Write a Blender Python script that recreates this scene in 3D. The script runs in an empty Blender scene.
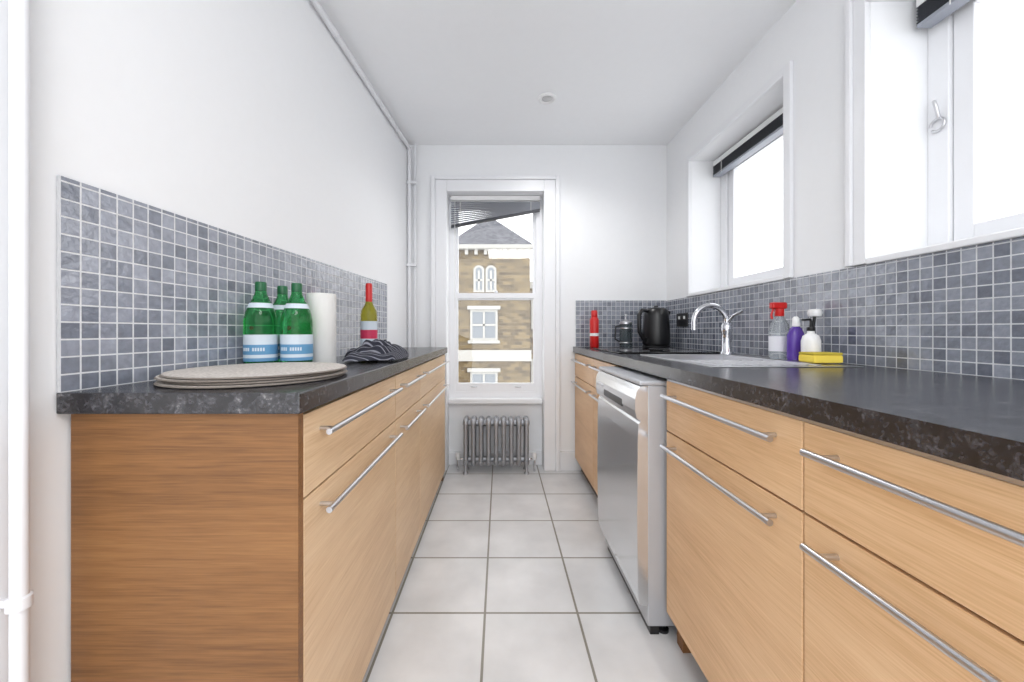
import bpy, bmesh, math, random
from mathutils import Vector, Matrix
random.seed(4)
S = bpy.context.scene
S.view_settings.view_transform = 'Standard'
S.view_settings.look = 'None'
COL = S.collection

# ---------------------------------------------------------------- materials
def lin(c):
    return tuple(((v/255)/12.92 if v/255 <= .04045 else (((v/255)+.055)/1.055)**2.4) for v in c)+(1,)
def mat(name, rgb=(200,200,200), rough=.5, metal=0, **kw):
    m = bpy.data.materials.new(name); m.use_nodes = True
    b = m.node_tree.nodes['Principled BSDF']
    b.inputs['Base Color'].default_value = lin(rgb)
    b.inputs['Roughness'].default_value = rough
    b.inputs['Metallic'].default_value = metal
    for k, v in kw.items():
        b.inputs[k.replace('_', ' ')].default_value = v
    return m
def nn(m, t, **kw):
    n = m.node_tree.nodes.new(t)
    for k, v in kw.items(): setattr(n, k, v)
    return n
def L(m, a, b): m.node_tree.links.new(a, b)
def bsdf(m): return m.node_tree.nodes['Principled BSDF']
def ramp(m, fac, stops):
    r = nn(m, 'ShaderNodeValToRGB')
    e = r.color_ramp.elements
    while len(e) < len(stops): e.new(.5)
    for i, (p, c) in enumerate(stops):
        e[i].position = p; e[i].color = lin(c)
    L(m, fac, r.inputs['Fac']); return r.outputs['Color']
def mapping(m, loc=(0,0,0), scale=(1,1,1)):
    t = nn(m, 'ShaderNodeTexCoord'); mp = nn(m, 'ShaderNodeMapping')
    mp.inputs['Location'].default_value = loc; mp.inputs['Scale'].default_value = scale
    L(m, t.outputs['Object'], mp.inputs['Vector']); return mp.outputs['Vector']
def bump(m, h, strength=.2, dist=.01):
    b = nn(m, 'ShaderNodeBump'); b.inputs['Strength'].default_value = strength
    b.inputs['Distance'].default_value = dist
    L(m, h, b.inputs['Height']); L(m, b.outputs['Normal'], bsdf(m).inputs['Normal'])

def plaster(name, rgb):
    m = mat(name, rgb, .85)
    n = nn(m, 'ShaderNodeTexNoise'); n.inputs['Scale'].default_value = 30
    L(m, mapping(m), n.inputs['Vector'])
    c = ramp(m, n.outputs['Fac'], [(.3, tuple(v-1 for v in rgb)), (.7, rgb)])
    L(m, c, bsdf(m).inputs['Base Color']); bump(m, n.outputs['Fac'], .03, .003); return m
M_wall = plaster('wall_paint', (240,241,243))
M_ceil = plaster('ceiling_paint', (247,248,250))
M_trim = mat('trim_gloss', (236,237,240), .35)
M_pipe = mat('pipe_paint', (230,231,235), .35)

def wood(name, c1, c2, c3, axis='Y', rough=.4):
    m = mat(name, c1, rough)
    sc = {'Y': (38, 1.2, 38), 'X': (1.2, 38, 38)}[axis]
    n = nn(m, 'ShaderNodeTexNoise'); n.inputs['Scale'].default_value = 2.2
    n.inputs['Detail'].default_value = 7; n.inputs['Roughness'].default_value = .65
    L(m, mapping(m, scale=sc), n.inputs['Vector'])
    n2 = nn(m, 'ShaderNodeTexNoise'); n2.inputs['Scale'].default_value = 1.4
    L(m, mapping(m, loc=(3,1,2), scale=tuple(max(1, v/6) for v in sc)), n2.inputs['Vector'])
    n3 = nn(m, 'ShaderNodeTexNoise'); n3.inputs['Scale'].default_value = 6; n3.inputs['Detail'].default_value = 3
    L(m, mapping(m, loc=(1,5,2), scale=tuple(v*1.6 for v in sc)), n3.inputs['Vector'])
    mx = nn(m, 'ShaderNodeMath', operation='MULTIPLY_ADD')
    L(m, n2.outputs['Fac'], mx.inputs[0]); mx.inputs[1].default_value = .35
    ms = nn(m, 'ShaderNodeMath', operation='MULTIPLY'); ms.inputs[1].default_value = .35
    L(m, n.outputs['Fac'], ms.inputs[0]); L(m, ms.outputs[0], mx.inputs[2])
    m3 = nn(m, 'ShaderNodeMath', operation='MULTIPLY_ADD'); m3.inputs[1].default_value = .4
    L(m, n3.outputs['Fac'], m3.inputs[0]); L(m, mx.outputs[0], m3.inputs[2])
    c = ramp(m, m3.outputs[0], [(.40, c3), (.54, c1), (.68, c2)])
    L(m, c, bsdf(m).inputs['Base Color']); bump(m, n.outputs['Fac'], .08, .002); return m
M_oak  = wood('oak_front_light', (220,188,150), (230,201,165), (205,170,130), 'Y')
M_oakR = wood('oak_front_warm', (219,179,136), (229,192,150), (202,160,115), 'Y')
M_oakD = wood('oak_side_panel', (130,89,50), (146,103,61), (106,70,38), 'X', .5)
M_carc = wood('oak_carcass', (170,130,90), (180,140,98), (150,112,74), 'Y')
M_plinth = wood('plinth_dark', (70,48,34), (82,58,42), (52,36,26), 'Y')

def worktop():
    m = mat('slate_worktop', (70,70,74), .22, Specular_IOR_Level=.85)
    v = mapping(m)
    n = nn(m, 'ShaderNodeTexNoise'); n.inputs['Scale'].default_value = 24; n.inputs['Detail'].default_value = 10
    n.inputs['Roughness'].default_value = .75; L(m, v, n.inputs['Vector'])
    c = ramp(m, n.outputs['Fac'], [(.4, (26,26,31)), (.5, (48,48,54)), (.6, (80,80,86)), (.7, (122,121,122))])
    n2 = nn(m, 'ShaderNodeTexNoise'); n2.inputs['Scale'].default_value = 150; n2.inputs['Detail'].default_value = 3; L(m, v, n2.inputs['Vector'])
    c2 = ramp(m, n2.outputs['Fac'], [(.52, (128,128,128)), (.66, (225,222,218))])
    mx = nn(m, 'ShaderNodeMix', data_type='RGBA', blend_type='OVERLAY'); mx.inputs[0].default_value = .9
    L(m, c, mx.inputs[6]); L(m, c2, mx.inputs[7])
    L(m, mx.outputs[2], bsdf(m).inputs['Base Color']); bump(m, n.outputs['Fac'], .15, .003); return m
M_top = worktop()

def mosaic(name, c1, c2, grout, pitch=.033):
    m = mat(name, c1, .12, Specular_IOR_Level=1.0)
    t = nn(m, 'ShaderNodeTexCoord'); s = nn(m, 'ShaderNodeSeparateXYZ'); cb = nn(m, 'ShaderNodeCombineXYZ')
    L(m, t.outputs['Object'], s.inputs[0]); L(m, s.outputs['X'], cb.inputs['X']); L(m, s.outputs['Z'], cb.inputs['Y'])
    b = nn(m, 'ShaderNodeTexBrick'); b.offset = 0; b.squash = 1
    b.inputs['Scale'].default_value = 1/pitch; b.inputs['Brick Width'].default_value = 1; b.inputs['Row Height'].default_value = 1
    b.inputs['Mortar Size'].default_value = .05; b.inputs['Mortar Smooth'].default_value = .1; b.inputs['Bias'].default_value = 0
    b.inputs['Color1'].default_value = lin(c1); b.inputs['Color2'].default_value = lin(c2); b.inputs['Mortar'].default_value = lin(grout)
    L(m, cb.outputs[0], b.inputs['Vector'])
    n = nn(m, 'ShaderNodeTexNoise'); n.inputs['Scale'].default_value = 60; n.inputs['Detail'].default_value = 4
    L(m, t.outputs['Object'], n.inputs['Vector'])
    mx = nn(m, 'ShaderNodeMix', data_type='RGBA', blend_type='OVERLAY'); mx.inputs[0].default_value = .35
    L(m, b.outputs['Color'], mx.inputs[6]); L(m, n.outputs['Fac'], mx.inputs[7])
    L(m, mx.outputs[2], bsdf(m).inputs['Base Color'])
    rr = nn(m, 'ShaderNodeMapRange'); rr.inputs[3].default_value = .06; rr.inputs[4].default_value = .8
    L(m, b.outputs['Fac'], rr.inputs[0]); L(m, rr.outputs[0], bsdf(m).inputs['Roughness'])
    inv = nn(m, 'ShaderNodeMath', operation='SUBTRACT'); inv.inputs[0].default_value = 1
    L(m, b.outputs['Fac'], inv.inputs[1])
    ad = nn(m, 'ShaderNodeMath', operation='MULTIPLY_ADD'); ad.inputs[1].default_value = 1.3
    L(m, n.outputs['Fac'], ad.inputs[0]); L(m, inv.outputs[0], ad.inputs[2])
    bump(m, ad.outputs[0], .8, .002); return m
M_mosL = mosaic('mosaic_left', (114,119,131), (158,162,174), (214,215,218))
M_mosR = mosaic('mosaic_right', (96,101,114), (144,149,161), (206,208,212))

def floor_mat():
    m = mat('floor_tile', (212,212,210), .3)
    P = .338
    v = mapping(m, loc=(.055/P, -1.388/P, 0), scale=(1/P, 1/P, 1))
    b = nn(m, 'ShaderNodeTexBrick'); b.offset = 0; b.squash = 1
    b.inputs['Scale'].default_value = 1; b.inputs['Brick Width'].default_value = 1; b.inputs['Row Height'].default_value = 1
    b.inputs['Mortar Size'].default_value = .013; b.inputs['Mortar Smooth'].default_value = .1
    b.inputs['Color1'].default_value = lin((222,223,225)); b.inputs['Color2'].default_value = lin((229,230,232)); b.inputs['Mortar'].default_value = lin((140,136,126))
    L(m, v, b.inputs['Vector'])
    n = nn(m, 'ShaderNodeTexNoise'); n.inputs['Scale'].default_value = 5; n.inputs['Detail'].default_value = 8
    L(m, mapping(m), n.inputs['Vector'])
    c = ramp(m, n.outputs['Fac'], [(.3, (232,232,232)), (.7, (255,255,255))])
    mx = nn(m, 'ShaderNodeMix', data_type='RGBA', blend_type='MULTIPLY'); mx.inputs[0].default_value = 1
    L(m, b.outputs['Color'], mx.inputs[6]); L(m, c, mx.inputs[7]); L(m, mx.outputs[2], bsdf(m).inputs['Base Color'])
    inv = nn(m, 'ShaderNodeMath', operation='SUBTRACT'); inv.inputs[0].default_value = 1
    L(m, b.outputs['Fac'], inv.inputs[1]); bump(m, inv.outputs[0], .4, .002); return m
M_floor = floor_mat()

def brickwall():
    m = mat('london_brick', (150,130,100), .9)
    t = nn(m, 'ShaderNodeTexCoord'); s = nn(m, 'ShaderNodeSeparateXYZ'); cb = nn(m, 'ShaderNodeCombineXYZ')
    L(m, t.outputs['Object'], s.inputs[0]); L(m, s.outputs['X'], cb.inputs['X']); L(m, s.outputs['Z'], cb.inputs['Y'])
    b = nn(m, 'ShaderNodeTexBrick'); b.inputs['Scale'].default_value = 4.5
    b.inputs['Mortar Size'].default_value = .02; b.inputs['Brick Width'].default_value = 1.1; b.inputs['Row Height'].default_value = .45
    b.inputs['Color1'].default_value = lin((80,66,44)); b.inputs['Color2'].default_value = lin((130,112,78)); b.inputs['Mortar'].default_value = lin((120,110,90))
    L(m, cb.outputs[0], b.inputs['Vector']); L(m, b.outputs['Color'], bsdf(m).inputs['Base Color']); return m
M_brick = brickwall()
def slate():
    m = mat('roof_slate', (110,112,120), .7)
    b = nn(m, 'ShaderNodeTexBrick'); b.inputs['Scale'].default_value = 5
    b.inputs['Color1'].default_value = lin((86,87,94)); b.inputs['Color2'].default_value = lin((118,119,124)); b.inputs['Mortar'].default_value = lin((62,62,68))
    t = nn(m, 'ShaderNodeTexCoord'); s = nn(m, 'ShaderNodeSeparateXYZ'); cb = nn(m, 'ShaderNodeCombineXYZ')
    L(m, t.outputs['Object'], s.inputs[0]); L(m, s.outputs['X'], cb.inputs['X']); L(m, s.outputs['Z'], cb.inputs['Y'])
    L(m, cb.outputs[0], b.inputs['Vector']); L(m, b.outputs['Color'], bsdf(m).inputs['Base Color']); return m
M_slate = slate()
M_stone = mat('white_stone', (178,176,170), .8)
M_street = mat('street_asphalt', (120,120,122), .9)
M_extglass = mat('exterior_glass', (120,126,132), .3)
M_steel = mat('brushed_steel', (205,205,208), .28, 1)
M_chrome = mat('chrome', (215,216,220), .12, 1)
M_dish = mat('dishwasher_silver', (220,222,225), .2, .8)
M_dishs = mat('dishwasher_side', (186,188,193), .35, .25)
M_dark = mat('black_plastic', (22,22,24), .3)
M_hob = mat('hob_glass', (14,14,16), .06)
M_rad = mat('radiator_silver', (160,162,167), .38, .5)
M_slat = mat('blind_slat', (150,154,164), .4, .1)
M_slatd = mat('blind_slat_dark', (62,64,70), .4, .3)
M_cord = mat('blind_cord', (225,225,222), .7)
M_red = mat('red_enamel', (200,28,26), .3)
M_white = mat('white_plastic', (238,238,238), .35)
M_yellow = mat('sponge_yellow', (236,210,84), .9)
M_spgreen = mat('sponge_green', (190,170,60), .95)
M_purple = mat('purple_liquid', (84,52,150), .25)
M_paper = mat('paper_towel', (228,228,226), .95)
M_label = mat('label_paper', (205,216,226), .6)
M_lblue = mat('label_blue', (96,150,190), .5)
M_lred = mat('label_red', (205,40,50), .5)
M_pink = mat('label_pink', (205,50,90), .5)
M_greencap = mat('bottle_cap_green', (14,90,52), .4)
M_green = mat('green_glass', (85,205,125), .04, 0, Transmission_Weight=.92, IOR=1.3)
M_wine = mat('olive_glass', (176,170,60), .07, 0, Transmission_Weight=.6, IOR=1.3)
M_clear = mat('clear_plastic', (238,242,244), .08, 0, Transmission_Weight=.85, IOR=1.2)
M_cglass = mat('smoky_glass', (150,160,165), .05, 0, Transmission_Weight=.8, IOR=1.2)
def glass_pane():
    m = bpy.data.materials.new('window_glass'); m.use_nodes = True
    nt = m.node_tree; nt.nodes.remove(nt.nodes['Principled BSDF'])
    t = nt.nodes.new('ShaderNodeBsdfTransparent'); g = nt.nodes.new('ShaderNodeBsdfGlossy'); g.inputs['Roughness'].default_value = .02
    x = nt.nodes.new('ShaderNodeMixShader'); x.inputs[0].default_value = .05
    nt.links.new(t.outputs[0], x.inputs[1]); nt.links.new(g.outputs[0], x.inputs[2])
    nt.links.new(x.outputs[0], nt.nodes['Material Output'].inputs[0]); return m
M_glass = glass_pane()
def woven():
    m = mat('woven_placemat', (190,182,174), .9)
    v = mapping(m)
    g = nn(m, 'ShaderNodeVectorMath', operation='LENGTH'); L(m, v, g.inputs[0])
    mm = nn(m, 'ShaderNodeMath', operation='MULTIPLY'); mm.inputs[1].default_value = 700
    L(m, g.outputs['Value'], mm.inputs[0])
    sn = nn(m, 'ShaderNodeMath', operation='SINE'); L(m, mm.outputs[0], sn.inputs[0])
    n = nn(m, 'ShaderNodeTexNoise'); n.inputs['Scale'].default_value = 160; L(m, v, n.inputs['Vector'])
    c = ramp(m, n.outputs['Fac'], [(.3, (172,164,157)), (.7, (214,207,200))])
    L(m, c, bsdf(m).inputs['Base Color']); bump(m, sn.outputs[0], .12, .001); return m
M_mat = woven()
M_matedge = mat('placemat_edge', (120,112,105), .9)
def cloth():
    m = mat('striped_tea_towel', (50,52,62), .95)
    v = mapping(m)
    w = nn(m, 'ShaderNodeTexWave'); w.wave_type = 'BANDS'; w.bands_direction = 'Y'; w.inputs['Scale'].default_value = 14; w.inputs['Distortion'].default_value = 1.2
    L(m, v, w.inputs['Vector'])
    c = ramp(m, w.outputs['Fac'], [(.86, (38,40,52)), (.97, (140,140,150))])
    L(m, c, bsdf(m).inputs['Base Color']); return m
M_cloth = cloth()

# ---------------------------------------------------------------- geometry helpers
def empty(name, loc):
    e = bpy.data.objects.new(name, None); e.location = loc; e.empty_display_size = .05
    COL.objects.link(e); return e
def finish(o, parent=None, bev=0, smooth=False, seg=2):
    if parent is not None:
        o.parent = parent; o.matrix_parent_inverse = Matrix.Translation(-Vector(parent.location))
    if smooth:
        for p in o.data.polygons: p.use_smooth = True
    if bev:
        b = o.modifiers.new('bevel', 'BEVEL'); b.width = bev; b.segments = seg; b.limit_method = 'ANGLE'
    return o
def addbox(bm, b, mi=0):
    x0,x1,y0,y1,z0,z1 = b
    v = [bm.verts.new(p) for p in ((x0,y0,z0),(x1,y0,z0),(x1,y1,z0),(x0,y1,z0),(x0,y0,z1),(x1,y0,z1),(x1,y1,z1),(x0,y1,z1))]
    for f in ((0,3,2,1),(4,5,6,7),(0,1,5,4),(1,2,6,5),(2,3,7,6),(3,0,4,7)):
        fc = bm.faces.new([v[i] for i in f]); fc.material_index = mi
def tomesh(bm, name, mats):
    me = bpy.data.meshes.new(name); bmesh.ops.recalc_face_normals(bm, faces=bm.faces); bm.to_mesh(me); bm.free()
    o = bpy.data.objects.new(name, me); COL.objects.link(o)
    for m in (mats if isinstance(mats, (list, tuple)) else [mats]): me.materials.append(m)
    return o
def boxes(name, bl, m, parent=None, bev=0, loc=None, rotz=0):
    bm = bmesh.new()
    for b in bl:
        if len(b) == 7: addbox(bm, b[:6], b[6])
        else: addbox(bm, b)
    o = tomesh(bm, name, m)
    if loc: o.location = loc
    o.rotation_euler = (0, 0, rotz)
    return finish(o, parent, bev)
def box(name, x0,x1,y0,y1,z0,z1, m, parent=None, bev=0):
    cx,cy,cz = (x0+x1)/2,(y0+y1)/2,(z0+z1)/2
    bm = bmesh.new(); addbox(bm, (x0-cx,x1-cx,y0-cy,y1-cy,z0-cz,z1-cz))
    o = tomesh(bm, name, m); o.location = (cx,cy,cz)
    return finish(o, parent, bev)
def frameY(x0,x1,z0,z1,y0,y1,s,t,b):   # rectangular frame in a plane facing Y
    return [(x0,x0+s,y0,y1,z0,z1),(x1-s,x1,y0,y1,z0,z1),(x0+s,x1-s,y0,y1,z1-t,z1),(x0+s,x1-s,y0,y1,z0,z0+b)]
def frameX(y0,y1,z0,z1,x0,x1,s,t,b):
    return [(x0,x1,y0,y0+s,z0,z1),(x0,x1,y1-s,y1,z0,z1),(x0,x1,y0+s,y1-s,z1-t,z1),(x0,x1,y0+s,y1-s,z0,z0+b)]
def lathe(name, prof, loc, m, parent=None, seg=40, scale=(1,1,1), rot=(0,0,0), mids=None):
    bm = bmesh.new(); rings = []
    for r, z in prof:
        if r < 1e-5: rings.append([bm.verts.new((0,0,z))])
        else: rings.append([bm.verts.new((r*math.cos(2*math.pi*i/seg), r*math.sin(2*math.pi*i/seg), z)) for i in range(seg)])
    for k in range(len(rings)-1):
        a, b = rings[k], rings[k+1]
        for i in range(seg):
            j = (i+1) % seg
            if len(a) == 1 and len(b) == 1: continue
            if len(a) == 1: f = bm.faces.new((a[0], b[j], b[i]))
            elif len(b) == 1: f = bm.faces.new((a[i], a[j], b[0]))
            else: f = bm.faces.new((a[i], a[j], b[j], b[i]))
            if mids: f.material_index = mids[k]
    o = tomesh(bm, name, m); o.location = loc; o.scale = scale; o.rotation_euler = rot
    finish(o, parent, 0, True)
    e = o.modifiers.new('es', 'EDGE_SPLIT'); e.split_angle = math.radians(40)
    return o
def tube(name, pts, r, m, parent=None, cyclic=False, res=6):
    c = bpy.data.curves.new(name, 'CURVE'); c.dimensions = '3D'; c.bevel_depth = r; c.bevel_resolution = res; c.use_fill_caps = True
    s = c.splines.new('POLY'); s.points.add(len(pts)-1)
    for i, p in enumerate(pts): s.points[i].co = (*p, 1)
    s.use_cyclic_u = cyclic; s.use_smooth = True
    o = bpy.data.objects.new(name, c); COL.objects.link(o); c.materials.append(m)
    bpy.context.view_layer.update()
    dg = bpy.context.evaluated_depsgraph_get()
    me = bpy.data.meshes.new_from_object(o.evaluated_get(dg)); bpy.data.objects.remove(o)
    o = bpy.data.objects.new(name, me); COL.objects.link(o)
    return finish(o, parent, 0, True)
def arc(c, r, a0, a1, n, plane='XZ'):
    out = []
    for i in range(n+1):
        a = math.radians(a0+(a1-a0)*i/n); u, v = r*math.cos(a), r*math.sin(a)
        out.append((c[0]+u, c[1], c[2]+v) if plane == 'XZ' else (c[0], c[1]+u, c[2]+v) if plane == 'YZ' else (c[0]+u, c[1]+v, c[2]))
    return out

# ---------------------------------------------------------------- room constants
D, XR, H, CT = 2.82, 1.238, 2.41, .915
YB = -1.3
SL = .0718
def xl(y): return -.879 + SL*y     # left wall plane (slightly splayed)

boxes('floor', [(-1.3, 1.6, YB, 3.2, -.1, 0)], M_floor)
boxes('ceiling', [(-1.3, 1.6, YB, 3.2, H, H+.1)], M_ceil)
# left wall: local box rotated onto the splayed wall line
wl_len = math.hypot(3.1-YB, xl(3.1)-xl(YB)); wl_ang = math.atan2(3.1-YB, xl(3.1)-xl(YB))
boxes('wall_left', [(0, wl_len, 0, .12, 0, H)], M_wall, loc=(xl(YB), YB, 0), rotz=wl_ang)
wx0, wx1, wzt = -.393, .325, 2.06
boxes('wall_back', [(-.9, wx0, D, D+.25, 0, H), (wx1, 1.5, D, D+.25, 0, H), (wx0, wx1, D, D+.25, wzt, H), (wx0, wx1, D+.12, D+.25, 0, .50)], M_wall)
zs, zt = 1.255, 2.13
N0, N1, F0, F1 = -.1, 1.27, 1.64, 2.46
XO = XR+.27
boxes('wall_right', [(XR, XO, YB, D, 0, zs), (XR, XO, YB, D, zt, H), (XR, XO, YB, N0, zs, zt), (XR, XO, N1, F0, zs, zt), (XR, XO, F1, D, zs, zt)], M_wall)

# ---------------------------------------------------------------- back window
W = empty('window_1', (-.03, D+.15, 1.3))
fy0, fy1 = D+.12, D+.2
boxes('frame', frameY(wx0, wx1, .50, wzt, fy0, fy1, .045, .04, .06), M_trim, W)
ax0, ax1 = wx0+.045, wx1-.045
boxes('upper_sash', frameY(ax0, ax1, 1.275, wzt-.04, fy0+.04, fy0+.07, .022, .035, .035), M_trim, W)
boxes('lower_sash', frameY(ax0, ax1, .56, 1.325, fy0+.008, fy0+.038, .022, .04, .065), M_trim, W)
boxes('glass_panes', [(ax0+.01, ax1-.01, fy0+.053, fy0+.056, 1.3, wzt-.05), (ax0+.01, ax1-.01, fy0+.02, fy0+.023, .6, 1.3)], M_glass, W)
box('sill', wx0+.001, wx1-.001, D+.055, fy0+.01, .478, .515, M_trim, W, .006)
lathe('sash_latch', [(0,0),(.014,0),(.014,.012),(.006,.02),(0,.02)], (-.03, fy0+.022, 1.325), M_steel, W, 16)
for i, x in enumerate((-.2, .14)):
    tube(f'sash_lift_{i}', [(x-.02, fy0+.008, .6), (x-.02, fy0-.012, .6), (x+.02, fy0-.012, .6), (x+.02, fy0+.008, .6)], .004, M_steel, W)
aw = .085
boxes('trim_1', [(wx0-aw, wx0, D-.022, D, 0, wzt+aw), (wx1, wx1+aw, D-.022, D, 0, wzt+aw), (wx0, wx1, D-.022, D, wzt, wzt+aw),
                 (wx0-aw-.03, wx0-aw, D-.034, D, 0, wzt+aw+.03), (wx1+aw, wx1+aw+.03, D-.034, D, 0, wzt+aw+.03), (wx0-aw, wx1+aw, D-.034, D, wzt+aw, wzt+aw+.03)], M_trim, None, .004)
# venetian blind in back window, hanging askew
B = empty('venetian_blind', (-.03, D+.09, 1.98))
bx0, bx1, by = wx0+.02, wx1-.02, D+.085
box('headrail', bx0, bx1, by-.02, by+.02, wzt-.035, wzt-.003, M_white, B, .002)
bm = bmesh.new(); ns = 11
def slat(bm, zl, zr, hy, hz, th):
    vs = [bm.verts.new(p) for p in ((bx0,by-hy,zl-hz),(bx1,by-hy,zr-hz),(bx1,by+hy,zr+hz),(bx0,by+hy,zl+hz),
                                    (bx0,by-hy,zl-hz+th),(bx1,by-hy,zr-hz+th),(bx1,by+hy,zr+hz+th),(bx0,by+hy,zl+hz+th))]
    for f in ((0,3,2,1),(4,5,6,7),(0,1,5,4),(1,2,6,5),(2,3,7,6),(3,0,4,7)): bm.faces.new([vs[i] for i in f])
for k in range(ns):
    t = k/(ns-1); slat(bm, 2.008-.17*t, 2.008-.045*t, .0115, -.0008, .0025)
finish(tomesh(bm, 'slats', M_slat), B)
bm = bmesh.new(); slat(bm, 1.817, 1.945, .014, 0, .016)
finish(tomesh(bm, 'bottom_rail', M_slatd), B)
for i, x in enumerate((bx0+.07, bx1-.07)):
    zb = 1.83+(x-bx0)/(bx1-bx0)*.13
    tube(f'cord_{i}', [(x, by-.016, wzt-.03), (x, by-.016, zb)], .002, M_cord, B)
tube('pull_cord', [(bx0+.03, by-.02, wzt-.04), (bx0+.03, by-.02, 1.2)], .0018, M_cord, B)

# ---------------------------------------------------------------- right windows
def side_window(name, ya, yb, mull):
    E = empty(name, (XR+.22, (ya+yb)/2, 1.7))
    x0, x1 = XR+.19, XR+.25
    boxes('frame', frameX(ya, yb, zs, zt, x0, x1, .06, .05, .05)+[(x0,x1,m-.03,m+.03,zs+.05,zt-.05) for m in mull], M_trim, E, .003)
    ed = [ya+.06]+sum([[m-.03, m+.03] for m in mull], [])+[yb-.06]
    sb = []; gl = []
    for k in range(0, len(ed), 2):
        a, b = ed[k]+.002, ed[k+1]-.002
        sb += frameX(a, b, zs+.052, zt-.052, x0+.012, x1-.01, .053, .05, .05)
        gl.append((x0+.03,x0+.034,a+.045,b-.045,zs+.09,zt-.09))
    boxes('sashes', sb, M_trim, E, .003)
    boxes('glass_panes', gl, M_glass, E)
    return E
W2 = side_window('window_2', N0, N1, [.50])
W3 = side_window('window_3', F0, F1, [])
tube('casement_stay', arc((XR+.183, 1.235, 1.70), .02, 0, 320, 14, 'YZ'), .004, M_steel, W2)
tube('stay_hook', [(XR+.185, 1.232, 1.718), (XR+.168, 1.225, 1.75), (XR+.168, 1.232, 1.775)], .005, M_steel, W2)
box('trim_2', XR-.018, XR+.19, N0-.1, N1+.0, zs-.003, zs+.018, M_trim, None, .004)
box('trim_3', XR-.018, XR+.19, F0+.0, F1, zs-.003, zs+.018, M_trim, None, .004)
boxes('trim_4', [(XR-.018, XR, N1, N1+.045, zs, zt+.045), (XR-.018, XR, N0-.045, N1, zt, zt+.045), (XR-.028, XR, N1+.045, N1+.065, zs, zt+.065), (XR-.028, XR, N0-.1, N1+.045, zt+.045, zt+.065)], M_trim, None, .003)
boxes('trim_5', [(XR-.018, XR, F0-.04, F0, zs, zt+.04), (XR-.018, XR, F1, F1+.04, zs, zt+.04), (XR-.018, XR, F0, F1, zt, zt+.04)], M_trim, None, .003)
def stacked_blind(name, ya, yb, x, z1, drop):
    E = empty(name, (x, (ya+yb)/2, z1))
    box('headrail', x-.02, x+.02, ya, yb, z1-.03, z1, M_white, E, .002)
    n = 11; bl = []
    for k in range(n):
        z = z1-.034-drop*k/n
        bl.append((x-.024, x+.024, ya+.005+.002*(k % 3), yb-.005-.003*(k % 2), z-.0022, z))
    boxes('slats', bl, M_slatd, E)
    box('bottom_rail', x-.024, x+.024, ya+.005, yb-.005, z1-.046-drop, z1-.034-drop, M_slat, E, .002)
    for i, y in enumerate((ya+.1, yb-.1)):
        tube(f'cord_{i}', [(x-.026, y, z1-.01), (x-.026, y, z1-.048-drop)], .0015, M_cord, E)
    return E
stacked_blind('venetian_blind', F0+.02, F1-.02, XR+.15, zt-.015, .055)
stacked_blind('venetian_blind', .05, N1-.02, XR+.15, zt-.008, .055)

# ---------------------------------------------------------------- splashbacks
def splash(name, p0, p1, z0, z1, m, th=.008):
    p0, p1 = Vector(p0), Vector(p1); d = p1-p0; a = math.atan2(d.y, d.x)
    bm = bmesh.new(); addbox(bm, (0, d.length, -th/2, th/2, 0, z1-z0))
    o = tomesh(bm, name, m); o.location = (p0.x, p0.y, z0); o.rotation_euler = (0, 0, a); return o
splash('backsplash_left', (xl(.708)+.005, .708), (xl(2.36)+.005, 2.36), CT, 1.32, M_mosL, .007)
splash('backsplash_right', (XR-.005, YB+.3), (XR-.005, D-.001), CT, zs-.003, M_mosR)
splash('backsplash_back', (.56, D-.005), (XR-.01, D-.005), CT, zs, M_mosR)

# ---------------------------------------------------------------- trims, pipes
boxes('baseboard_back', [(wx1+aw+.03, .6, D-.02, D, 0, .14), (-.675, wx0-aw-.03, D-.02, D, 0, .14), (wx0, wx1, D+.1, D+.12, 0, .1)], M_trim, None, .004)
def xp(y, off): return xl(y)+off
CP = empty('ceiling_pipe', (xp(1.5,.02), 1.5, H-.06))
tube('run', [(xp(YB,.02), YB+.01, H-.05), (xp(D-.05,.02), D-.05, H-.05)], .013, M_pipe, CP)
for i, y in enumerate((.9, 1.7, 2.5)):
    tube(f'clip_{i}', arc((xp(y,.02), y, H-.05), .013, 0, 360, 16, 'XZ'), .003, M_pipe, CP)
VP = empty('heating_pipes', (xp(D-.05,.03), D-.05, 1.2))
tube('riser', [(xp(D-.05,.02), D-.05, 0.001), (xp(D-.05,.02), D-.05, H-.05)], .013, M_pipe, VP)
tube('riser_2', [(xp(D-.03,.055), D-.035, 0.001), (xp(D-.03,.055), D-.035, H-.01)], .009, M_pipe, VP)
for i, z in enumerate((.6, 1.5, 2.1)):
    box(f'clip_{i}', xp(D-.05,.001), xp(D-.05,.07), D-.066, D-.03, z, z+.02, M_pipe, VP, .002)
DP = empty('drain_pipe', (-.787, .622, 1.2))
tube('pipe', [(-.787, .622, .001), (-.787, .622, H-.001)], .011, M_pipe, DP, res=8)
lathe('joint', [(.011,0),(.015,.002),(.015,.02),(.011,.022)], (-.787, .622, .575), M_pipe, DP)
box('bracket', -.812, -.787, .616, .628, .58, .592, M_pipe, DP)
box('trim_6', xl(.6)-.0, -.812, .50, .660, 0, H, M_trim, None, .006)
DL = empty('ceiling_downlight', (.278, 2.25, H))
lathe('rim', [(.052,0),(.054,-.006),(.045,-.012),(.036,-.01),(.03,-.004)], (.278, 2.25, H), M_white, DL)
lathe('lamp', [(.032,-.002),(.026,-.008),(0,-.011)], (.278, 2.25, H), mat('lamp_glass', (200,200,200), .3), DL)

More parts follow.
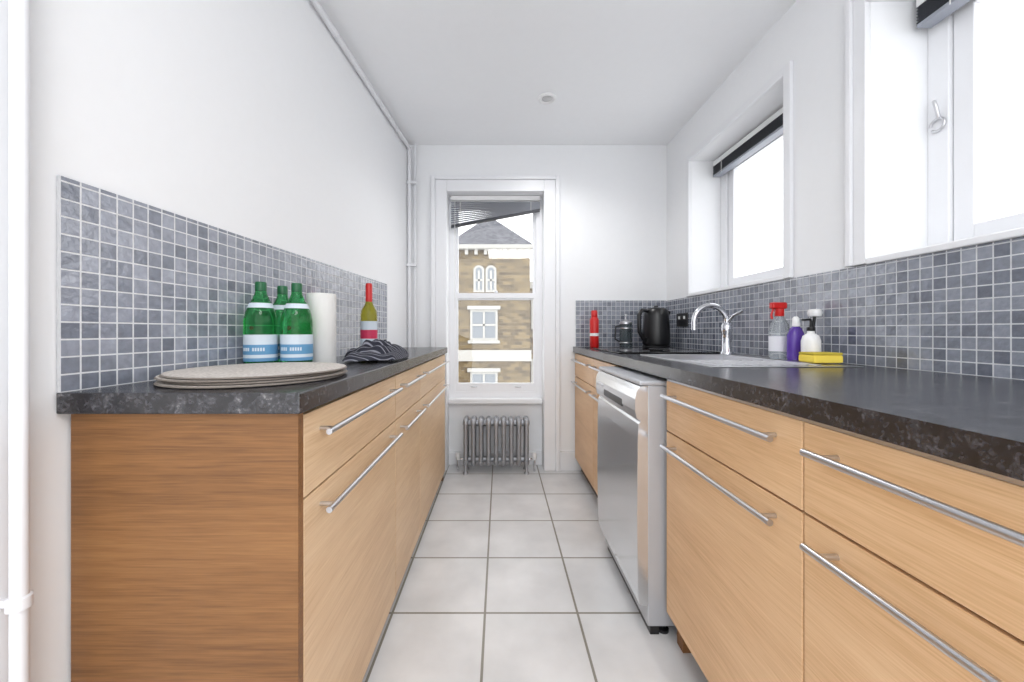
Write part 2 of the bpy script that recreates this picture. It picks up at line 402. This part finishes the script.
# ---------------------------------------------------------------- cabinets
def handle(name, x, y0, y1, z, side, parent):
    off = .032
    h = -side*off
    tube(name+'_bar', [(x+h, y0, z), (x+h, y1, z)], .0065, M_steel, parent)
    for k, y in enumerate((y0+.03, y1-.03)):
        tube(f'{name}_post_{k}', [(x, y, z), (x+h, y, z)], .005, M_steel, parent)
def cab(parent, tag, y0, y1, xf, xb, side, m, hy0=None, hy1=None, zb=.09):
    g = .002; t = .018
    box(f'carcass_{tag}', min(xf+side*(t+.001), xb), max(xf+side*(t+.001), xb), y0, y1, zb, CT-.042, M_carc, parent)
    xa, xc = sorted((xf, xf+side*t))
    box(f'drawer_{tag}', xa, xc, y0+g, y1-g, .702, CT-.05, m, parent, .0015)
    box(f'door_{tag}', xa, xc, y0+g, y1-g, zb, .697, m, parent, .0015)
    a = y0+.04 if hy0 is None else hy0; b = y1-.04 if hy1 is None else hy1
    handle(f'handle_top_{tag}', xf, a, b, .822, side, parent)
    handle(f'handle_low_{tag}', xf, a, b, .66, side, parent)
XLf = -.385
LB = empty('base_cabinet_run', (-.55, 1.7, .45))
for tag, a, b in (('a', .745, 1.40), ('b', 1.40, 1.83), ('c', 1.83, 2.66)):
    cab(LB, tag, a, b, XLf, xl(a)+.075, -1, M_oak, zb=.05)
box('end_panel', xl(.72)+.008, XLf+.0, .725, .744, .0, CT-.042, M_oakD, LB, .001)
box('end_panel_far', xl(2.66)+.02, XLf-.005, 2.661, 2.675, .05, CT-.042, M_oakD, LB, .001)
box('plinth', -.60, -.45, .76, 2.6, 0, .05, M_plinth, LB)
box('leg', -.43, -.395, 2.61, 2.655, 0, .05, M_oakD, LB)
def prism(name, P, z0, z1, m, parent=None, bev=0):
    bm = bmesh.new()
    lo = [bm.verts.new((x, y, z0)) for x, y in P]; hi = [bm.verts.new((x, y, z1)) for x, y in P]
    bm.faces.new(lo); bm.faces.new(hi); n = len(P)
    for i in range(n): bm.faces.new((lo[i], lo[(i+1) % n], hi[(i+1) % n], hi[i]))
    return finish(tomesh(bm, name, m), parent, bev)
prism('worktop', [(xl(.706)+.002, .706), (-.372, .706), (-.372, 2.69), (xl(2.69)+.002, 2.69)], CT-.04, CT, M_top, LB, .003)
XRf = .552
RB = empty('base_cabinet_run', (.9, 1.0, .45))
for tag, a, b in (('a', -.55, .09), ('b', .09, .692), ('c', .692, 1.262), ('d', 1.83, 2.25), ('e', 2.25, 2.80)):
    cab(RB, tag, a, b, XRf, XR-.02, 1, M_oakR, zb=.10)
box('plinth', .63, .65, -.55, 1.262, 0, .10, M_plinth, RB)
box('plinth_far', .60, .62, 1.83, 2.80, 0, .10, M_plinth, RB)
box('leg', .585, .62, 1.215, 1.255, 0, .10, M_oakD, RB)
box('under_strip', XRf+.003, XRf+.01, -.55, 1.262, CT-.05, CT-.041, M_steel, RB)
hx0, hx1, hy0, hy1 = .70, 1.06, 1.47, 1.80
boxes('worktop', [(.54, XR-.01, -.6, hy0, CT-.04, CT), (.54, XR-.01, hy1, D-.01, CT-.04, CT), (.54, hx0, hy0, hy1, CT-.04, CT), (hx1, XR-.01, hy0, hy1, CT-.04, CT)], M_top, RB)
SK = empty('kitchen_sink', (.9, 1.5, CT))
t = .004
boxes('bowl', [(hx0+.002,hx1-.002,hy0+.002,hy1-.002,CT-.036,CT-.03),(hx0+.002,hx0+.008,hy0+.002,hy1-.002,CT-.03,CT+.002),(hx1-.008,hx1-.002,hy0+.002,hy1-.002,CT-.03,CT+.002),(hx0+.008,hx1-.008,hy0+.002,hy0+.008,CT-.03,CT+.002),(hx0+.008,hx1-.008,hy1-.008,hy1-.002,CT-.03,CT+.002)], M_steel, SK)
boxes('rim', [(hx0-.03,hx1+.09,hy0-.02,hy0,CT+.0005,CT+t),(hx0-.03,hx1+.09,hy1,hy1+.02,CT+.0005,CT+t),(hx0-.03,hx0,hy0,hy1,CT+.0005,CT+t),(hx1,hx1+.09,hy0,hy1,CT+.0005,CT+t)], M_steel, SK, .001)
boxes('drainer', [(hx0-.03,hx1+.09,1.20,hy0-.021,CT+.0005,CT+.003)]+[(hx0+.01+.04*i,hx0+.02+.04*i,1.23,hy0-.04,CT+.003,CT+.006) for i in range(9)], M_steel, SK, .001)
TP = empty('mixer_tap', (1.11, 1.86, CT))
lathe('base', [(0,.001),(.03,.001),(.03,.01),(.024,.018),(.022,.10),(.026,.115),(.026,.14),(.018,.155),(0,.158)], (1.11,1.86,CT), M_chrome, TP)
tube('spout', [(1.11,1.86,CT+.12)]+arc((1.03,1.86,CT+.16), .08, 0, 180, 16, 'XZ')+[(.95,1.86,CT+.12)], .013, M_chrome, TP)
tube('lever', [(1.11,1.86,CT+.15),(1.12,1.82,CT+.19),(1.13,1.76,CT+.21)], .008, M_chrome, TP)
HB = empty('ceramic_hob', (.86, 2.2, CT))
box('glass_top', .60, 1.12, 1.92, 2.44, CT+.001, CT+.008, M_hob, HB, .003)
for i, (x, y, r) in enumerate(((.73,2.05,.07),(.98,2.05,.09),(.73,2.30,.09),(.98,2.30,.07))):
    lathe(f'zone_{i}', [(r,.0082),(r+.002,.0088),(r+.004,.0082)], (x,y,CT), mat('zone_ring', (120,120,124), .4), HB)

# ---------------------------------------------------------------- dishwasher
DW = empty('dishwasher', (.75, 1.55, .42))
box('body', .50, 1.05, 1.285, 1.805, .03, .845, M_dishs, DW, .004)
bm = bmesh.new()
prof = [(.5,.10),(.472,.105),(.466,.14),(.463,.40),(.465,.66),(.468,.715),(.474,.722),(.474,.728),(.462,.734),(.456,.76),(.456,.80),(.462,.826),(.474,.842),(.5,.845)]
ra = [bm.verts.new((x,1.283,z)) for x,z in prof]; rb = [bm.verts.new((x,1.807,z)) for x,z in prof]
for i in range(len(prof)-1): bm.faces.new((ra[i],ra[i+1],rb[i+1],rb[i]))
bm.faces.new(ra); bm.faces.new(rb); bm.faces.new((ra[0],ra[-1],rb[-1],rb[0]))
finish(tomesh(bm, 'door', M_dish), DW)
box('top_panel', .47, 1.06, 1.28, 1.81, .845, .862, M_dishs, DW, .006)
box('kick_plate', .51, .54, 1.29, 1.80, .0, .1, M_dark, DW)
box('handle_recess', .4555, .47, 1.42, 1.67, .748, .778, M_dark, DW, .003)
for i in range(4): lathe(f'button_{i}', [(.007,0),(.007,.004),(0,.005)], (.456,1.70+.022*i,.79), M_steel, DW, 16, rot=(0,-math.pi/2,0))
for i, y in enumerate((1.31, 1.78)): lathe(f'foot_{i}', [(0,0),(.02,0),(.02,.01),(.01,.012),(.01,.035)], (.56+.0,y,.0), M_dark, DW, 16)

# ---------------------------------------------------------------- radiator
RD = empty('column_radiator', (-.028, 2.79, .22))
n = 9; pitch = .055; xs = -.028-(n-1)*pitch/2
ZT = .365
for k in range(n):
    x = xs+k*pitch
    for j, yy in enumerate((2.74, 2.79, 2.84)):
        tube(f'column_{k}_{j}', [(x, yy, .085), (x, yy, ZT)], .016, M_rad, RD, res=4)
    tube(f'top_{k}', [(x,2.735,ZT-.01)]+arc((x,2.75,ZT),.015,180,90,5,'YZ')+arc((x,2.83,ZT),.015,90,0,5,'YZ')+[(x,2.845,ZT-.01)], .020, M_rad, RD, res=4)
    tube(f'bot_{k}', [(x,2.735,.095)]+arc((x,2.75,.088),.015,180,270,5,'YZ')+arc((x,2.83,.088),.015,270,360,5,'YZ')+[(x,2.845,.095)], .019, M_rad, RD, res=4)
for z in (.09, ZT-.01): tube(f'header_{z}', [(xs-.02,2.79,z),(xs+(n-1)*pitch+.02,2.79,z)], .022, M_rad, RD)
for k in (0, n-1):
    x = xs+k*pitch
    for yy in (2.74, 2.84):
        lathe(f'foot_{k}_{yy}', [(0,0),(.02,0),(.018,.01),(.011,.02),(.012,.08)], (x,yy,0), M_rad, RD, 16)
for i, s in enumerate((-1, 1)):
    x = xs-.06 if s < 0 else xs+(n-1)*pitch+.06
    tube(f'supply_{i}', [(x,2.79,.001),(x,2.79,.09),(x-s*.04,2.79,.09)], .009, M_chrome, RD)
    lathe(f'valve_{i}', [(0,0),(.014,0),(.018,.01),(.018,.04),(.012,.05),(0,.05)], (x,2.79,.085), M_white, RD, 20)

# ---------------------------------------------------------------- left counter items
mx_, my_ = -.594, .945
PM = empty('placemat_stack', (mx_, my_, CT))
for k in range(4):
    r = .194
    lathe(f'mat_{k}', [(0,0),(r-.004,0),(r,.002),(r-.003,.0048),(0,.005)], (mx_+[.0,.005,-.005,.003][k], my_+[-.006,.004,.0,.004][k], CT+.0005+.0055*k), [M_mat,M_matedge], PM, 72, mids=[0,1,1,0])
def water_bottle(x, y, h=.268, r=.045):
    E = empty('water_bottle', (x, y, CT)); s = h/.27
    p = [(0,.006),(r*.6,.004),(r*.93,.002),(r,.012),(r,.14),(r*.985,.152),(r*.90,.172),(r*.72,.193),(r*.52,.212),(r*.38,.228),(.0145,.24),(.0145,.25),(0,.25)]
    lathe('glass', [(a,b*s) for a,b in p], (x,y,CT), M_green, E)
    lathe('label', [(r+.0006,.025*s),(r+.0006,.035*s),(r+.0006,.045*s),(r+.0006,.075*s),(r+.0006,.088*s),(r+.0006,.105*s)], (x,y,CT), [M_label,M_lblue,M_lred], E, mids=[1,0,1,0,0])
    for a in range(10):
        an = -2.2+.15*a
        if a in (4,): continue
        bx, by_ = x+(r+.001)*math.cos(an), y+(r+.001)*math.sin(an)
        # lettering blocks, built about their own centre and turned to follow the glass
        o = box(f'letter_{a}', bx-.0022, bx+.0022, by_-.0005, by_+.0005, CT+.056*s, CT+.066*s, M_label, E)
        o.rotation_euler = (0,0,an+math.pi/2)
    lathe('neck_label', [(r*.80,.186*s),(r*.66,.201*s)], (x,y,CT), M_label, E)
    lathe('cap', [(.0145,.238*s),(.0158,.239*s),(.0158,.262*s),(.014,.266*s),(0,.267*s)], (x,y,CT), M_greencap, E, 24)
    lathe('star', [(0,0),(.006,0),(.006,.001),(0,.001)], (x,y-r*.95,CT+.125*s), M_lred, E, 12, rot=(math.pi/2,0,0))
water_bottle(-.730, 1.160); water_bottle(-.636, 1.190); water_bottle(-.722, 1.262)
KR = empty('paper_towel_roll', (-.615, 1.30, CT))
lathe('roll', [(.018,.001),(.045,.001),(.047,.004),(.047,.240),(.045,.242),(.018,.242),(.018,.001)], (-.612,1.303,CT), M_paper, KR)
WB = empty('wine_bottle', (-.60, 1.74, CT))
wl = (-.607, 1.76, CT)
lathe('glass', [(0,.008),(.03,.001),(.037,.004),(.037,.19),(.034,.21),(.02,.235),(.0145,.25),(.014,.31),(0,.31)], wl, M_wine, WB)
lathe('label', [(.0376,.04),(.0376,.08),(.0376,.12),(.0376,.16)], wl, [M_label,M_pink], WB, mids=[0,1,0])
lathe('capsule', [(.0150,.25),(.0152,.327),(.013,.335),(0,.335)], wl, M_red, WB, 24)
TT = empty('tea_towel', (-.50, 1.5, CT))
def sheet(name, cx, cy, w, d, z, rot, amp, seed):
    rnd = random.Random(seed); n = 26; bm = bmesh.new(); g = []
    ph = [rnd.uniform(0, 6) for _ in range(6)]
    for i in range(n):
        row = []
        for j in range(n):
            u, v = i/(n-1)-.5, j/(n-1)-.5
            x = u*w*(1+.12*math.sin(5*v+ph[0])); y = v*d*(1+.12*math.sin(6*u+ph[1]))
            e = min(1, (0.5-abs(u))*7, (.5-abs(v))*7)
            zz = z*(.25+.75*max(0,e)**.5) + amp*(math.sin(16*u+ph[2]+3*v)+math.sin(13*v+ph[3]-4*u)+1.6)*max(.1,e)*.5
            row.append(bm.verts.new((x*math.cos(rot)-y*math.sin(rot), x*math.sin(rot)+y*math.cos(rot), max(zz,.002))))
        g.append(row)
    for i in range(n-1):
        for j in range(n-1): bm.faces.new((g[i][j],g[i+1][j],g[i+1][j+1],g[i][j+1]))
    o = tomesh(bm, name, M_cloth); o.location = (cx, cy, CT+.001)
    so = o.modifiers.new('s','SOLIDIFY'); so.thickness = .003; so.offset = 1
    ss = o.modifiers.new('ss','SUBSURF'); ss.levels = 1; ss.render_levels = 1
    finish(o, TT, 0, True)
sheet('fold_base', -.485, 1.52, .20, .34, .024, .10, .007, 3)
sheet('fold_mid', -.495, 1.55, .17, .25, .042, -.25, .009, 7)
sheet('fold_top', -.51, 1.57, .12, .16, .060, .35, .010, 9)

# ---------------------------------------------------------------- right counter items
TF = empty('red_flask', (.665, 2.68, CT))
lathe('body', [(0,.001),(.028,.001),(.031,.006),(.031,.19),(.026,.205),(.018,.212),(0,.212)], (.66,2.66,CT), M_red, TF)
lathe('lid', [(.02,.21),(.022,.215),(.022,.25),(.018,.258),(0,.26)], (.66,2.66,CT), M_red, TF)
lathe('band', [(.0315,.08),(.0315,.1)], (.66,2.66,CT), M_white, TF)
FP = empty('french_press', (.88, 2.66, CT))
lathe('beaker', [(0,.004),(.04,.002),(.042,.006),(.042,.165),(.04,.165),(.04,.008),(0,.008)], (.88,2.66,CT), M_cglass, FP)
lathe('lid', [(.044,.163),(.044,.175),(.03,.185),(.008,.19),(.004,.2),(.004,.215),(.011,.22),(.011,.232),(0,.236)], (.88,2.66,CT), M_steel, FP)
tube('handle', [(.838,2.66,CT+.15),(.81,2.66,CT+.145),(.806,2.66,CT+.06),(.838,2.66,CT+.04)], .006, M_dark, FP)
for i, z in enumerate((.03,.13)): lathe(f'ring_{i}', [(.0425,z),(.0435,z+.004),(.0425,z+.008)], (.88,2.66,CT), M_steel, FP)
KT = empty('electric_kettle', (1.06, 2.6, CT))
k0 = (1.06,2.58,CT)
lathe('base', [(0,.001),(.088,.001),(.09,.012),(.08,.022),(0,.022)], k0, M_dark, KT)
lathe('jug', [(.0,.022),(.087,.023),(.09,.035),(.087,.12),(.08,.22),(.075,.25),(.06,.268),(.014,.275),(.012,.286),(0,.288)], k0, M_dark, KT)
tube('handle', [(1.0,2.56,CT+.25),(.95,2.54,CT+.255),(.925,2.53,CT+.22),(.928,2.53,CT+.11),(.955,2.54,CT+.065),(.985,2.55,CT+.06)], .013, M_dark, KT)
lathe('spout', [(.028,0),(.012,.05)], (1.125,2.60,CT+.21), M_dark, KT, 20, rot=(0,math.radians(40),0))
PO = empty('power_socket', (XR-.01, 2.5, 1.12))
box('plate', XR-.018, XR-.009, 2.48, 2.63, 1.06, 1.15, M_dark, PO, .003)
boxes('rockers', [(XR-.021,XR-.018,2.505,2.525,1.11,1.13),(XR-.021,XR-.018,2.575,2.595,1.11,1.13)], M_white, PO)
SB = empty('spray_bottle', (1.13, 1.56, CT))
z0 = CT+.004
sp = (1.125,1.53,z0)
lathe('bottle', [(0,.0),(.032,.0),(.036,.006),(.036,.11),(.030,.14),(.016,.165),(.013,.18),(0,.18)], sp, M_clear, SB)
lathe('label', [(.0365,.03),(.0365,.09)], sp, mat('label_pale', (226,226,232), .5), SB)
lathe('collar', [(.015,.17),(.016,.172),(.016,.2),(0,.202)], sp, M_red, SB, 20)
box('trigger_head', 1.09, 1.15, 1.518, 1.542, z0+.2, z0+.226, M_red, SB, .006)
tube('trigger', [(1.10,1.53,z0+.2),(1.092,1.53,z0+.175),(1.096,1.53,z0+.16)], .004, M_red, SB)
PB = empty('purple_bottle', (1.13, 1.44, CT))
lathe('body', [(0,0),(.028,0),(.031,.006),(.03,.095),(.02,.12),(.011,.13),(0,.13)], (1.125,1.445,z0), M_purple, PB, scale=(1,.75,1))
lathe('cap', [(.012,.128),(.013,.13),(.011,.16),(.006,.166),(0,.166)], (1.125,1.445,z0), M_white, PB, 20)
SD = empty('soap_dispenser', (1.14, 1.39, CT))
lathe('body', [(0,0),(.026,0),(.029,.006),(.029,.075),(.024,.093),(.011,.103),(.011,.115),(0,.115)], (1.125,1.375,z0), M_white, SD)
tube('pump_stem', [(1.125,1.375,z0+.113),(1.125,1.375,z0+.145),(1.122,1.375,z0+.153),(1.09,1.37,z0+.151)], .0045, M_dark, SD)
lathe('pump_collar', [(.012,.111),(.013,.113),(.012,.125),(0,.126)], (1.125,1.375,z0), M_dark, SD, 20)
BR = empty('dish_brush', (1.18,1.50,CT))
tube('shaft', [(1.19,1.465,z0+.006),(1.197,1.445,z0+.17)], .005, M_dark, BR)
lathe('head', [(0,0),(.02,.002),(.024,.015),(.02,.028),(0,.03)], (1.197,1.445,z0+.165), M_white, BR, 20)
SP = empty('sponge', (1.11, 1.30, CT))
box('foam', 1.05, 1.15, 1.27, 1.34, z0+.003, z0+.030, M_yellow, SP, .006)
box('scourer', 1.051, 1.149, 1.271, 1.339, z0+.030, z0+.038, M_spgreen, SP, .003)

# ---------------------------------------------------------------- outside
def PX(px, d): return (px-500)*d/380
def PZ(py, d): return 1.03+(331-py)*d/380
T = empty('brick_tower_building', (-.2, 14, 0)); d = 12
tx0, tx1 = -3.2, PX(530,d)
ez = PZ(250,d)
box('tower_wall', tx0, tx1, d, d+3, -8, ez, M_brick, T)
box('cornice', tx0-.2, tx1+.15, d-.2, d+3.2, ez, ez+.14, M_stone, T, .03)
boxes('corbels', [(tx0+.3*i, tx0+.3*i+.1, d-.12, d, ez-.16, ez) for i in range(13)], M_stone, T)
bm = bmesh.new(); cz = ez+.14
q = [bm.verts.new(p) for p in ((-1.7,d-.15,cz),(tx1+.1,d-.15,cz),(tx1+.1,d+3,cz),(-1.7,d+3,cz))]; ap = bm.verts.new((PX(488,d)+.0,d+1.2,cz+1.3))
bm.faces.new(q)
for i in range(4): bm.faces.new((q[i],q[(i+1)%4],ap))
finish(tomesh(bm, 'roof', M_slate), T)
def ext_window(tag, cx, z0, z1, w, arch=False):
    f = .07
    box(f'surround_{tag}', cx-w/2-f, cx+w/2+f, d-.06, d, z0-f, z1+f, M_stone, T)
    box(f'glass_{tag}', cx-w/2, cx+w/2, d-.07, d-.05, z0, z1, M_extglass, T)
    boxes(f'bars_{tag}', [(cx-.03,cx+.03,d-.1,d-.06,z0,z1),(cx-w/2,cx+w/2,d-.1,d-.06,(z0+z1)/2-.03,(z0+z1)/2+.03)], M_stone, T)
    if arch:
        lathe(f'arch_{tag}', [(0,-.05),(w/2+f,-.05),(w/2+f,.05),(0,.05)], (cx,d-.01,z1), M_stone, T, 32, rot=(math.pi/2,0,0))
        lathe(f'archglass_{tag}', [(0,-.05),(w/2,-.05),(w/2,.05),(0,.05)], (cx,d-.03,z1), M_extglass, T, 32, rot=(math.pi/2,0,0))
    else:
        box(f'pediment_{tag}', cx-w/2-.16, cx+w/2+.16, d-.14, d, z1+f, z1+f+.12, M_stone, T, .02)
        box(f'ledge_{tag}', cx-w/2-.14, cx+w/2+.14, d-.14, d, z0-f-.1, z0-f, M_stone, T, .02)
for i, px in enumerate((479, 491)): ext_window(f'a{i}', PX(px,d), PZ(290,d), PZ(271,d), .20, True)
ext_window('b', PX(484,d), PZ(338,d), PZ(312,d), .72)
ext_window('c', PX(484,d), PZ(400,d), PZ(374,d), .72)
ext_window('e', PX(440,d), PZ(338,d), PZ(310,d), .75)
box('string_course', tx0, tx1+.04, d-.08, d, PZ(361,d), PZ(350,d), M_stone, T)
box('string_course_2', tx0, tx1+.04, d-.05, d, PZ(300,d), PZ(297,d), M_stone, T)
R2 = empty('terrace_building', (3, 16, 0))
box('wall', tx1+.01, 6, d+2, d+5, -8, 2.6, M_brick, R2)
box('parapet', tx1+.01, 6, d+1.9, d+5, 2.6, 2.85, M_stone, R2)
for i in range(3):
    for j in range(3):
        box(f'window_{i}_{j}', 1.15+1.6*i, 1.9+1.6*i, d+1.95, d+2, 1.1-2.2*j, 2.2-2.2*j, M_stone, R2)
boxes('street', [(-30, 30, 4, 12, -8.1, -8)], M_street)

# ---------------------------------------------------------------- light
w = bpy.data.worlds.new('overcast_sky'); S.world = w; w.use_nodes = True
bg = w.node_tree.nodes['Background']; bg.inputs[0].default_value = (.965,.98,1,1); bg.inputs[1].default_value = 2.5
def area(name, loc, rot, sx, sy, e, col=(1,1,1)):
    l = bpy.data.lights.new(name, 'AREA'); l.shape = 'RECTANGLE'; l.size = sx; l.size_y = sy; l.energy = e; l.color = col
    o = bpy.data.objects.new(name, l); o.location = loc; o.rotation_euler = rot; COL.objects.link(o)
area('rear_fill_light', (.2, -.6, H-.05), (0,0,0), .8, .8, 24, (1,.99,.97))  # unseen fill light added behind the camera to brighten the room
l = bpy.data.lights.new('downlight_bulb', 'SPOT'); l.energy = 26; l.spot_size = 2.6; l.spot_blend = .8; l.shadow_soft_size = .05; l.color = (1,.985,.96)
o = bpy.data.objects.new('downlight_bulb', l); o.location = (.278,2.25,H-.03); COL.objects.link(o)

# ---------------------------------------------------------------- camera
c = bpy.data.cameras.new('camera'); c.sensor_width = 36; c.lens = 380/1024*36
c.shift_x = 12/1024; c.shift_y = -10/1024; c.clip_start = .02
co = bpy.data.objects.new('camera', c); co.location = (0,0,1.03); co.rotation_euler = (math.pi/2,0,0)
COL.objects.link(co); S.camera = co
